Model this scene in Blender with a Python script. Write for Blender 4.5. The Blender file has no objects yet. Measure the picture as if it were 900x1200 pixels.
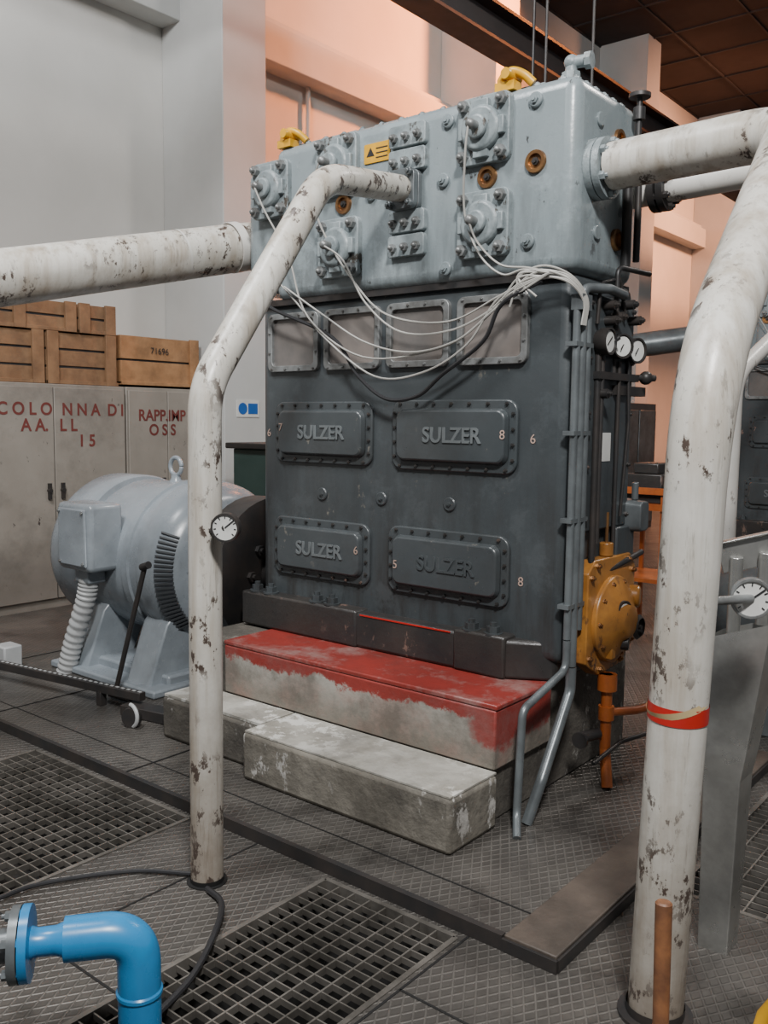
import bpy, bmesh, math, random
from mathutils import Vector as V, Matrix as M
random.seed(4)
D=bpy.data; SC=bpy.context.scene
# ------------------------------------------------------------ materials
def mat(name,c1,c2=None,ns=3.0,rough=.5,metal=0.0,chip=None,chipc=(.05,.04,.035),chips=14.0,bump=0.0,bs=40.0,streak=None,tread=0,zred=None,spec=.5,dirt=0.0,grime=None,dust=0.0,low=None):
    m=D.materials.new(name); m.use_nodes=True; nt=m.node_tree; N=nt.nodes; L=nt.links
    b=N['Principled BSDF']; b.inputs['Roughness'].default_value=rough; b.inputs['Metallic'].default_value=metal
    b.inputs['Specular IOR Level'].default_value=spec
    geo=N.new('ShaderNodeNewGeometry'); P=geo.outputs['Position']
    def noise(s,d=5,r=.6,vec=None):
        n=N.new('ShaderNodeTexNoise'); n.inputs['Scale'].default_value=s; n.inputs['Detail'].default_value=d; n.inputs['Roughness'].default_value=r
        L.new(vec or P,n.inputs['Vector']); return n.outputs['Fac']
    def ramp(f,a,b_):
        r=N.new('ShaderNodeMapRange'); r.inputs['From Min'].default_value=a; r.inputs['From Max'].default_value=b_; r.clamp=True; L.new(f,r.inputs['Value']); return r.outputs['Result']
    def mixc(f,a,b_):
        x=N.new('ShaderNodeMix'); x.data_type='RGBA'
        if hasattr(f,'links'): L.new(f,x.inputs[0])
        else: x.inputs[0].default_value=f
        for i,v in ((6,a),(7,b_)):
            if isinstance(v,tuple): x.inputs[i].default_value=(*v,1)
            else: L.new(v,x.inputs[i])
        return x.outputs[2]
    def mth(op,a,b_=None):
        x=N.new('ShaderNodeMath'); x.operation=op
        for i,v in enumerate((a,b_)):
            if v is None: continue
            if isinstance(v,(int,float)): x.inputs[i].default_value=v
            else: L.new(v,x.inputs[i])
        return x.outputs[0]
    col=mixc(ramp(noise(ns),.35,.65),c1,c2 or tuple(v*.8 for v in c1))
    h=None
    if dirt:
        col=mixc(mth('MULTIPLY',ramp(noise(ns*.6,8,.7),.48,.7),dirt),col,(.030,.026,.022))
    if streak:
        mp=N.new('ShaderNodeMapping'); mp.inputs['Scale'].default_value=(9,9,.8); L.new(P,mp.inputs['Vector'])
        col=mixc(mth('MULTIPLY',ramp(noise(1.5,6,.6,mp.outputs[0]),.46,.72),.9),col,streak)
        mp=N.new('ShaderNodeMapping'); mp.inputs['Scale'].default_value=(16,16,1.1); L.new(P,mp.inputs['Vector'])
        col=mixc(mth('MULTIPLY',ramp(noise(2.2,8,.75,mp.outputs[0]),.56,.66),.6),col,tuple(v*.45 for v in streak))
    if low:
        sx=N.new('ShaderNodeSeparateXYZ'); L.new(P,sx.inputs[0])
        e=mth('ADD',sx.outputs[2],mth('MULTIPLY',mth('SUBTRACT',noise(6,6,.7),.5),1.0))
        col=mixc(mth('MULTIPLY',ramp(e,low,0.0),.75),col,(.16,.12,.085))
    if grime:
        sx=N.new('ShaderNodeSeparateXYZ'); L.new(P,sx.inputs[0])
        mp=N.new('ShaderNodeMapping'); mp.inputs['Scale'].default_value=(7,7,1.0); L.new(P,mp.inputs['Vector'])
        f=mth('MULTIPLY',ramp(noise(1.6,7,.65,mp.outputs[0]),.42,.66),ramp(sx.outputs[2],grime[1],grime[0]))
        col=mixc(mth('MULTIPLY',f,grime[2]),col,(.022,.018,.015))
        f2=mth('MULTIPLY',ramp(noise(3.3,8,.75),.55,.62),.4)
        col=mixc(f2,col,tuple(v*1.5+.012 for v in c1))
    if zred:
        sx=N.new('ShaderNodeSeparateXYZ'); L.new(P,sx.inputs[0])
        e=mth('ADD',sx.outputs[2],mth('MULTIPLY',mth('SUBTRACT',noise(8,7,.75),.5),.19))
        f=ramp(e,zred[0]-.008,zred[0]+.008)
        r2=ramp(mth('ADD',sx.outputs[0],mth('MULTIPLY',mth('SUBTRACT',noise(6,6,.7),.5),.25)),-1.88,-1.84); f=mth('MAXIMUM',f,mth('MULTIPLY',r2,ramp(e,.34,.37)))
        lw=mixc(ramp(e,.30,.44),(.20,.18,.15),(.38,.36,.32))
        lw=mixc(mth('MULTIPLY',ramp(noise(4,6,.7),.49,.62),.45),lw,(.30,.17,.135))
        lw=mixc(mth('MULTIPLY',ramp(noise(2.5,7,.7),.45,.60),.7),lw,(.10,.09,.075))
        col=mixc(f,lw,col)
    if dust:
        col=mixc(mth('MULTIPLY',ramp(noise(3.0,8,.75),.48,.64),dust),col,(.38,.33,.30))
    if tread:
        sx=N.new('ShaderNodeSeparateXYZ'); L.new(P,sx.inputs[0])
        k=tread
        a=mth('PINGPONG',mth('ADD',sx.outputs[0],mth('MULTIPLY',sx.outputs[1],.62)),k)
        c=mth('PINGPONG',mth('SUBTRACT',sx.outputs[0],mth('MULTIPLY',sx.outputs[1],.62)),k)
        g=mth('MINIMUM',a,c); h=ramp(g,.0062,.0018)
        wear=ramp(noise(1.9,6,.65),.36,.58)
        col=mixc(mth('MULTIPLY',mth('MULTIPLY',h,wear),.7),col,tuple(min(1,v*2.6) for v in c1))
        col=mixc(mth('MULTIPLY',ramp(noise(1.3,7,.7),.5,.66),.6),col,(.19,.175,.155))
        col=mixc(mth('MULTIPLY',ramp(noise(2.7,8,.7),.54,.66),.6),col,(.025,.022,.02))
    if chip is not None:
        mp=N.new('ShaderNodeMapping'); mp.inputs['Scale'].default_value=(1,1,.6); L.new(P,mp.inputs['Vector'])
        f=mth('MULTIPLY',ramp(noise(chips,8,.72,mp.outputs[0]),chip,chip+.03),ramp(noise(chips*.17,3,.5),.42,.55))
        col=mixc(f,col,chipc)
    L.new(col,b.inputs['Base Color'])
    rr=N.new('ShaderNodeMapRange'); L.new(noise(ns*2.3),rr.inputs['Value']); rr.inputs['To Min'].default_value=max(.05,rough-.14); rr.inputs['To Max'].default_value=min(1,rough+.14); L.new(rr.outputs[0],b.inputs['Roughness'])
    if bump or h is not None:
        bn=N.new('ShaderNodeBump'); bn.inputs['Distance'].default_value=.003 if h is not None else .01
        if h is not None:
            bn.inputs['Strength'].default_value=.9; L.new(h,bn.inputs['Height'])
        else:
            bn.inputs['Strength'].default_value=bump; L.new(noise(bs,6,.6),bn.inputs['Height'])
        L.new(bn.outputs[0],b.inputs['Normal'])
    return m
m_body=mat('engine_dark_paint',(.041,.048,.052),(.055,.063,.067),2.2,.34,.0,chip=.64,chipc=(.15,.14,.12),chips=9,bump=.12,bs=30,grime=(.55,1.8,.85))
m_door=mat('door_dark_paint',(.046,.054,.058),(.060,.068,.072),3,.32,chip=.63,chipc=(.16,.15,.13),chips=12,bump=.1,bs=30,dirt=.5)
m_block=mat('engine_paint_lit_tone',(.195,.232,.245),(.23,.268,.28),2.5,.28,chip=.63,chipc=(.05,.05,.05),bump=.12,bs=30,grime=(2.15,2.9,.5))  # the block's brighter lighting is put into this lighter base colour
m_valve=mat('valve_paint',(.27,.31,.32),(.16,.19,.20),12,.38,chip=.57,chipc=(.06,.05,.04),bump=.2,bs=60)
m_base=mat('oily_base',(.022,.023,.024),(.042,.037,.034),4,.33,dirt=.6,bump=.2,chip=.59,chipc=(.15,.10,.08),chips=10)
m_steel=mat('bolt_steel',(.30,.31,.31),(.16,.15,.14),15,.38,.7)
m_dkst=mat('dark_steel',(.030,.030,.031),(.05,.042,.038),8,.45,.3)
m_cond=mat('conduit_grey',(.17,.19,.198),(.10,.11,.115),6,.35,.4)
m_brass=mat('brass',(.38,.20,.08),(.2,.1,.05),14,.35,.8)
m_dark=mat('black_void',(.008,.008,.008),rough=.6)
m_glass=mat('window_pane',(.20,.172,.155),(.08,.08,.08),1.8,.16)
m_frame=mat('window_frame_metal',(.25,.26,.26),(.14,.14,.135),14,.4,.4)
m_white=mat('white_pipe_paint',(.62,.60,.55),(.50,.475,.42),3.5,.36,chip=.552,chipc=(.07,.05,.04),chips=21,streak=(.33,.275,.21),bump=.08,bs=25,low=.8)
m_white2=mat('white_pipe_paint_clean',(.62,.60,.56),(.54,.52,.48),3,.35,chip=.60,chipc=(.1,.08,.06),chips=11)
m_motor=mat('motor_paint',(.265,.298,.325),(.215,.243,.268),2.5,.26,chip=.67,bump=.04,dirt=.35)
m_slot=mat('slot_shadow',(.05,.055,.06),rough=.5)
m_corr=mat('corrugated_plastic',(.42,.43,.43),rough=.45)
m_red=mat('red_oxide_paint',(.27,.034,.026),(.19,.028,.023),3,.40,dirt=.5,bump=.15,bs=22,dust=.42)
m_redb=mat('red_plinth_paint',(.27,.034,.026),(.19,.028,.023),3,.5,zred=(.447,),bump=.5,bs=18,dust=.15)
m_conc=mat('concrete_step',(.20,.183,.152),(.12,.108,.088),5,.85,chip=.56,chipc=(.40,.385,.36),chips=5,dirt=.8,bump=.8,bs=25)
m_concd=mat('concrete_grime_painted_shade',(.12,.108,.09),(.07,.063,.053),5,.85,chip=.60,chipc=(.30,.29,.27),chips=5,dirt=.8,bump=.8,bs=25)  # darker copy of the step concrete, shade put into base colour, grime on top
m_conct=mat('concrete_tread',(.42,.405,.365),(.25,.235,.20),4,.85,dirt=.65,chip=.52,chipc=(.58,.57,.53),chips=6,bump=.6,bs=30)
m_plate=mat('tread_plate',(.085,.079,.072),(.12,.11,.10),2.5,.36,.45,tread=.0195,dirt=.6)
m_strip=mat('worn_timber_strip',(.10,.078,.062),(.06,.047,.038),6,.55,dirt=.6,bump=.3)
m_grate=mat('grate_steel',(.27,.25,.225),(.13,.12,.105),6,.40,.6,dirt=.4)
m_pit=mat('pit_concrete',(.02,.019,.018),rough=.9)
m_wall=mat('wall_plaster',(.60,.59,.56),(.55,.54,.51),1.2,.85,bump=.06,bs=20)
m_pil=mat('pilaster_plaster',(.54,.545,.53),(.48,.485,.47),1.2,.8,bump=.06,bs=20)
m_ceil=mat('ceiling_panels',(.055,.036,.031),(.04,.028,.025),1,.9)
m_cab=mat('cabinet_paint',(.28,.252,.218),(.235,.21,.18),2.5,.45,chip=.63,bump=.03,dirt=.45)
m_sten=mat('red_stencil',(.15,.03,.024),rough=.7)
m_wood=mat('crate_wood',(.38,.20,.09),(.26,.13,.055),7,.7,bump=.2,dirt=.3)
m_wood2=mat('crate_wood_dark',(.25,.14,.07),(.17,.09,.043),7,.75,bump=.2,dirt=.4)
m_hand=mat('tool_handle_wood',(.26,.11,.045),(.14,.06,.03),18,.5,dirt=.3)
m_orange=mat('orange_paint',(.40,.175,.035),(.27,.11,.022),7,.33,chip=.58,chipc=(.06,.03,.02),dirt=.45)
m_orp=mat('orange_pipe_paint',(.48,.13,.028),(.34,.08,.02),7,.35,dirt=.3)
m_blue=mat('blue_pipe_paint',(.02,.24,.52),(.02,.19,.43),4,.28,chip=.61,chipc=(.03,.04,.05),dirt=.25)
m_yel=mat('yellow_paint',(.70,.36,.015),(.5,.26,.01),8,.4)
m_galv=mat('galvanised_sheet',(.46,.46,.44),(.28,.28,.265),4,.30,.75,dirt=.35)
m_cable=mat('cable_grey',(.40,.39,.36),rough=.5)
m_blk=mat('cable_black',(.02,.02,.022),rough=.45)
m_beam=mat('beam_dark_steel',(.030,.024,.024),rough=.6)
m_tape=mat('red_tape',(.50,.02,.015),rough=.4)
m_tape2=mat('beige_tape',(.55,.42,.22),rough=.5)
m_dial=mat('gauge_dial',(.70,.70,.67),rough=.4)
m_let=mat('cast_letters',(.14,.155,.16),rough=.4)
m_chalk=mat('chalk_mark',(.40,.28,.23),rough=.8)
m_sblue=mat('sign_blue',(.02,.12,.42),rough=.4)
m_green=mat('green_enclosure',(.04,.075,.065),rough=.5)
# ------------------------------------------------------------ builders
def empty(name,loc=(0,0,0)):
    e=D.objects.new(name,None); SC.collection.objects.link(e); e.location=loc; e.empty_display_size=.1; return e
class B:
    def __init__(s): s.bm=bmesh.new()
    def box(s,x0,x1,y0,y1,z0,z1):
        v=[s.bm.verts.new((x,y,z)) for x in(x0,x1) for y in(y0,y1) for z in(z0,z1)]
        for f in((0,1,3,2),(4,6,7,5),(0,4,5,1),(2,3,7,6),(0,2,6,4),(1,5,7,3)): s.bm.faces.new([v[i] for i in f])
        return s
    def obox(s,c,ax,ay,az):
        c,ax,ay,az=V(c),V(ax),V(ay),V(az)
        v=[s.bm.verts.new(c+ax*i+ay*j+az*k) for i in(-1,1) for j in(-1,1) for k in(-1,1)]
        for f in((0,1,3,2),(4,6,7,5),(0,4,5,1),(2,3,7,6),(0,2,6,4),(1,5,7,3)): s.bm.faces.new([v[i] for i in f])
        return s
    def bar(s,p,q,w,h,up=(0,0,1)):
        p,q=V(p),V(q); d=(q-p); L=d.length; d.normalize(); sd=d.cross(V(up)); sd.normalize(); u=sd.cross(d)
        return s.obox((p+q)/2,d*L/2,sd*w/2,u*h/2)
    def lathe(s,o,d,prof,seg=24,a0=0):
        o=V(o); d=V(d).normalized(); t=V((0,0,1)) if abs(d.z)<.9 else V((1,0,0)); a=d.cross(t).normalized(); b=d.cross(a)
        rings=[]
        for h,r in prof:
            if r<1e-6: rings.append([s.bm.verts.new(o+d*h)])
            else: rings.append([s.bm.verts.new(o+d*h+(a*math.cos(a0+2*math.pi*i/seg)+b*math.sin(a0+2*math.pi*i/seg))*r) for i in range(seg)])
        for A,C in zip(rings,rings[1:]):
            for i in range(seg):
                j=(i+1)%seg
                if len(A)==1 and len(C)==1: continue
                if len(A)==1: s.bm.faces.new((A[0],C[j],C[i]))
                elif len(C)==1: s.bm.faces.new((A[i],A[j],C[0]))
                else: s.bm.faces.new((A[i],A[j],C[j],C[i]))
        return s
    def cyl(s,p,q,r,seg=16,r2=None,c=0):
        p,q=V(p),V(q); L=(q-p).length; r2=r if r2 is None else r2
        pr=[(0,0),(0,r),(L,r2),(L,0)] if not c else [(0,0),(0,r-c),(c,r),(L-c,r2),(L,r2-c),(L,0)]
        return s.lathe(p,q-p,pr,seg)
    def nut(s,p,d,r=.012,h=.012,a=0):
        p=V(p); d=V(d).normalized(); s.lathe(p,d,[(0,0),(0,r),(h,r),(h,0)],6,a); s.lathe(p+d*h,d,[(0,0),(0,r*.5),(h*.6,r*.5),(h*.6,0)],8); return s
    def sph(s,c,r,sc=(1,1,1)):
        bmesh.ops.create_uvsphere(s.bm,u_segments=16,v_segments=10,radius=r,matrix=M.Translation(c)@M.Diagonal((*sc,1))); return s
    def tube(s,pts,r,seg=12,cap=True):
        pts=[V(p) for p in pts]; rs=r if isinstance(r,(list,tuple)) else [r]*len(pts)
        n=None; rings=[]
        for i,p in enumerate(pts):
            d=(pts[min(i+1,len(pts)-1)]-pts[max(i-1,0)])
            if d.length<1e-9: d=V((0,0,1))
            d.normalize()
            if n is None:
                t=V((0,0,1)) if abs(d.z)<.9 else V((1,0,0)); n=d.cross(t).normalized()
            else: n=(n-d*n.dot(d)).normalized()
            b=d.cross(n)
            rings.append([s.bm.verts.new(p+(n*math.cos(2*math.pi*k/seg)+b*math.sin(2*math.pi*k/seg))*rs[i]) for k in range(seg)])
        for A,C in zip(rings,rings[1:]):
            for k in range(seg): s.bm.faces.new((A[k],A[(k+1)%seg],C[(k+1)%seg],C[k]))
        if cap: s.bm.faces.new(rings[0][::-1]); s.bm.faces.new(rings[-1])
        return s
    def loop(s,cx,cz,W,H,R,y,axis='y'):
        R=max(R,.002); out=[]
        for ccx,ccz,a in((W/2-R,H/2-R,0),(-W/2+R,H/2-R,90),(-W/2+R,-H/2+R,180),(W/2-R,-H/2+R,270)):
            for k in range(6):
                t=math.radians(a+18*k); u,v=cx+ccx+R*math.cos(t),cz+ccz+R*math.sin(t)
                out.append(s.bm.verts.new((u,y,v) if axis=='y' else (y,u,v)))
        return out
    def rr(s,cx,cz,w,h,rad,y0,y1,inset=0,axis='y'):
        A=s.loop(cx,cz,w,h,rad,y0,axis); C=s.loop(cx,cz,w-2*inset,h-2*inset,rad-inset*.5,y1,axis); n=len(A)
        for i in range(n): s.bm.faces.new((A[i],A[(i+1)%n],C[(i+1)%n],C[i]))
        s.bm.faces.new(A); s.bm.faces.new(C); return s
    def ring(s,cx,cz,w,h,rad,y0,y1,t):
        Ls=[s.loop(cx,cz,w,h,rad,y0),s.loop(cx,cz,w,h,rad,y1),s.loop(cx,cz,w-2*t,h-2*t,rad-t*.4,y1),s.loop(cx,cz,w-2*t,h-2*t,rad-t*.4,y0)]; n=len(Ls[0])
        for a,c in zip(Ls,Ls[1:]+Ls[:1]):
            for i in range(n): s.bm.faces.new((a[i],a[(i+1)%n],c[(i+1)%n],c[i]))
        return s
    def prism(s,poly,z0,z1):
        A=[s.bm.verts.new((x,y,z0)) for x,y in poly]; C=[s.bm.verts.new((x,y,z1)) for x,y in poly]; n=len(A)
        for i in range(n): s.bm.faces.new((A[i],A[(i+1)%n],C[(i+1)%n],C[i]))
        s.bm.faces.new(A[::-1]); s.bm.faces.new(C); return s
    def done(s,name,m,parent=None,bevel=0,smooth=True,seg=2):
        bmesh.ops.recalc_face_normals(s.bm,faces=s.bm.faces[:])
        me=D.meshes.new(name); s.bm.to_mesh(me); s.bm.free()
        if smooth:
            for p in me.polygons: p.use_smooth=True
            me.set_sharp_from_angle(angle=math.radians(38))
        me.materials.append(m)
        o=D.objects.new(name,me); SC.collection.objects.link(o)
        if parent: o.parent=parent
        if bevel:
            b=o.modifiers.new('bevel','BEVEL'); b.width=bevel; b.segments=seg; b.limit_method='ANGLE'; b.angle_limit=math.radians(40); b.harden_normals=False
        return o
def fillet(pts,R,n=10):
    pts=[V(p) for p in pts]; out=[pts[0]]
    Rs=R if isinstance(R,(list,tuple)) else [R]*(len(pts)-2)
    for i in range(1,len(pts)-1):
        a,b,c=pts[i-1],pts[i],pts[i+1]; u=(a-b).normalized(); w=(c-b).normalized(); th=u.angle(w)
        l=min(Rs[i-1]/math.tan(th/2),.48*min((a-b).length,(c-b).length))
        p,q=b+u*l,b+w*l
        for k in range(n+1):
            t=k/n; out.append(p*(1-t)**2+b*2*t*(1-t)+q*t*t)
    out.append(pts[-1]); return out
def spline(pts,n=8):
    pts=[V(p) for p in pts]; P=[pts[0]*2-pts[1]]+pts+[pts[-1]*2-pts[-2]]; out=[]
    for i in range(1,len(P)-2):
        for k in range(n):
            t=k/n; a,b,c,d=P[i-1:i+3]
            out.append(.5*((2*b)+(c-a)*t+(2*a-5*b+4*c-d)*t*t+(3*b-a-3*c+d)*t**3))
    out.append(pts[-1]); return out
def text(body,loc,size,m,parent,face='y',name='lettering',ext=.002,al='CENTER',sx=1,bold=0):
    c=D.curves.new(name,'FONT'); c.body=body; c.size=size; c.extrude=ext; c.offset=bold; c.align_x=al; c.align_y='CENTER'; c.materials.append(m)
    o=D.objects.new(name,c); SC.collection.objects.link(o)
    if face=='y': R=M(((1,0,0),(0,0,-1),(0,1,0)))
    else: R=M(((0,0,1),(1,0,0),(0,1,0)))
    o.matrix_world=M.Translation(loc)@R.to_4x4()@M.Diagonal((sx,1,1,1)); o.parent=parent; return o
# ------------------------------------------------------------ room
XW=-7.4
B().box(XW-.3,XW,-3,26,-.02,8.2).done('wall_left',m_wall)
B().box(XW-.3,6,26,26.3,-.02,8.2).done('wall_far',m_wall)
B().box(XW-.3,6,-3,26.3,8.0,8.2).done('ceiling',m_ceil,smooth=False)
for i,y in enumerate((1.1,5.65,10.2,14.8,19.4,24.0)):
    B().box(XW,-6.53,y,y+.54,0,8.0).done('trim_%d'%(i+1),m_pil,bevel=.01)
B().box(XW,-7.12,-3,26,5.3,5.68).box(XW,-7.22,-3,26,5.68,5.78).done('trim_7',m_pil,bevel=.01)
B().box(XW,-7.0,-3,26,7.0,7.3).done('trim_8',m_pil,bevel=.01)
b=B()
for i in range(19): b.box(XW,6,3+i*1.2,3.03+i*1.2,7.975,8.0)
for i in range(11): b.box(XW+i*1.2,XW+.03+i*1.2,-3,26,7.975,8.0)
b.done('trim_9',m_beam)
cb=empty('crane_runway_beam')
b=B(); b.box(-5.16,-4.86,-3,25,5.20,5.23).box(-5.03,-4.99,-3,25,5.23,5.52).box(-5.16,-4.86,-3,25,5.52,5.55)
b.done('i_section',m_beam,cb)
B().box(-5.04,-4.98,-3,25,5.55,5.62).done('rail',m_dkst,cb)
hr=empty('hoist_chains')
for x,y in((-3.35,5.7),(-3.28,5.75),(-2.9,5.7)):
    B().cyl((x,y,3.2),(x,y,8.0),.010,8).done('rod',m_dkst,hr)
wc=empty('wall_conduit')
B().cyl((-7.34,7.6,0),(-7.34,7.6,5.3),.025).cyl((-7.34,9.4,0),(-7.34,9.4,5.3),.02).done('tube',m_pil,wc)
pits=[(-3.95,-2.8,1.15,2.22),(-2.05,-1.5,.6,2.22),(-1.08,-.2,2.95,4.7)]
xs=sorted({-7.4,6.0,*[v for p in pits for v in p[:2]]}); ys=sorted({-3.0,26.0,*[v for p in pits for v in p[2:]]})
b=B()
for x0,x1 in zip(xs,xs[1:]):
    for y0,y1 in zip(ys,ys[1:]):
        cx,cy=(x0+x1)/2,(y0+y1)/2
        if any(p[0]<cx<p[1] and p[2]<cy<p[3] for p in pits): continue
        b.bm.faces.new([b.bm.verts.new(q) for q in((x0,y0,0),(x1,y0,0),(x1,y1,0),(x0,y1,0))])
b.done('floor',m_plate,smooth=False)
for i,(x0,x1,y0,y1) in enumerate(pits):
    g=empty('floor_grating' if i==0 else 'floor_grating.%03d'%i)
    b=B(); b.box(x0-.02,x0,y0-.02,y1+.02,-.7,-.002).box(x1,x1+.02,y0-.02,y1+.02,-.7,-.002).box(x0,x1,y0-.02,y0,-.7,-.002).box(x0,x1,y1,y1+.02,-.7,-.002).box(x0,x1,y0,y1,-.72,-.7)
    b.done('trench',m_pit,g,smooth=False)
    b=B(); n=int((x1-x0)/.068)
    for k in range(n+1):
        x=x0+(x1-x0)*k/n; b.box(x-.003,x+.003,y0,y1,-.022,0)
    n=int((y1-y0)/.046)
    for k in range(n+1):
        y=y0+(y1-y0)*k/n; b.box(x0,x1,y-.0024,y+.0024,-.02,-.001)
    b.box(x0-.012,x0+.006,y0,y1,-.035,.004).box(x1-.006,x1+.012,y0,y1,-.035,.004).box(x0,x1,y0-.012,y0+.006,-.035,.004).box(x0,x1,y1-.006,y1+.012,-.035,.004)
    b.done('bars',m_grate,g,smooth=False)
    b=B()
    for k in range(2):
        yy=y0+(y1-y0)*(.3+.4*k); b.cyl((x0,yy,-.4),(x1,yy,-.4),.06)
    b.done('trench_pipes',m_dkst,g)
fs=empty('floor_plate_seams')
b=B()
for x in(-2.43,-1.47,-4.6): b.box(x-.004,x+.004,.2,2.25,.0005,.002)
for y in(1.38,.75): b.box(-5,-2.05,y-.004,y+.004,.0005,.002)
b.box(-1.47,1.5,1.9,1.908,.0005,.002).box(-.5,-.492,.5,2.9,.0005,.002)
b.done('gaps',m_dark,fs,smooth=False)
sl=empty('raised_floor_slab')
B().box(-6.7,-1.35,2.265,4.7,0,.045).done('tread_surface',m_plate,sl)
B().box(-1.348,-1.17,2.26,4.4,0,.05).done('side_strip',m_strip,sl,bevel=.004)
B().box(-6.7,-1.352,2.252,2.275,.001,.049).box(-1.352,-1.165,2.25,2.262,.001,.04).box(-1.172,-1.162,2.26,4.4,.001,.04).done('edge_angle',m_dkst,sl)
b=B()
for x in(-3.3,-4.5,-5.4): b.box(x-.004,x+.004,2.27,4.7,.045,.0485)
b.box(-6.7,-1.35,2.42,2.426,.045,.047)
b.done('seams',m_dark,sl,smooth=False)
cs=empty('concrete_step')
B().box(-2.86,-1.76,2.56,2.878,.045,.255).done('riser_right',m_conc,cs,bevel=.018)
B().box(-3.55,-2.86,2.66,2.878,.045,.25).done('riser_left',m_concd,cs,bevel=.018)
B().box(-2.85,-1.77,2.57,2.878,.255,.262).box(-3.54,-2.86,2.67,2.878,.25,.262).done('tread',m_conct,cs)
pl=empty('engine_plinth')
B().box(-3.34,-1.78,2.88,3.32,.262,.50).done('painted_kerb',m_redb,pl,bevel=.008)
B().box(-3.345,-1.775,2.88,3.32,.50,.522).done('kerb_top',m_red,pl,bevel=.006)
B().box(-3.6,-1.80,2.9,4.1,.045,.513).done('foundation',m_concd,pl,bevel=.01)
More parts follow.
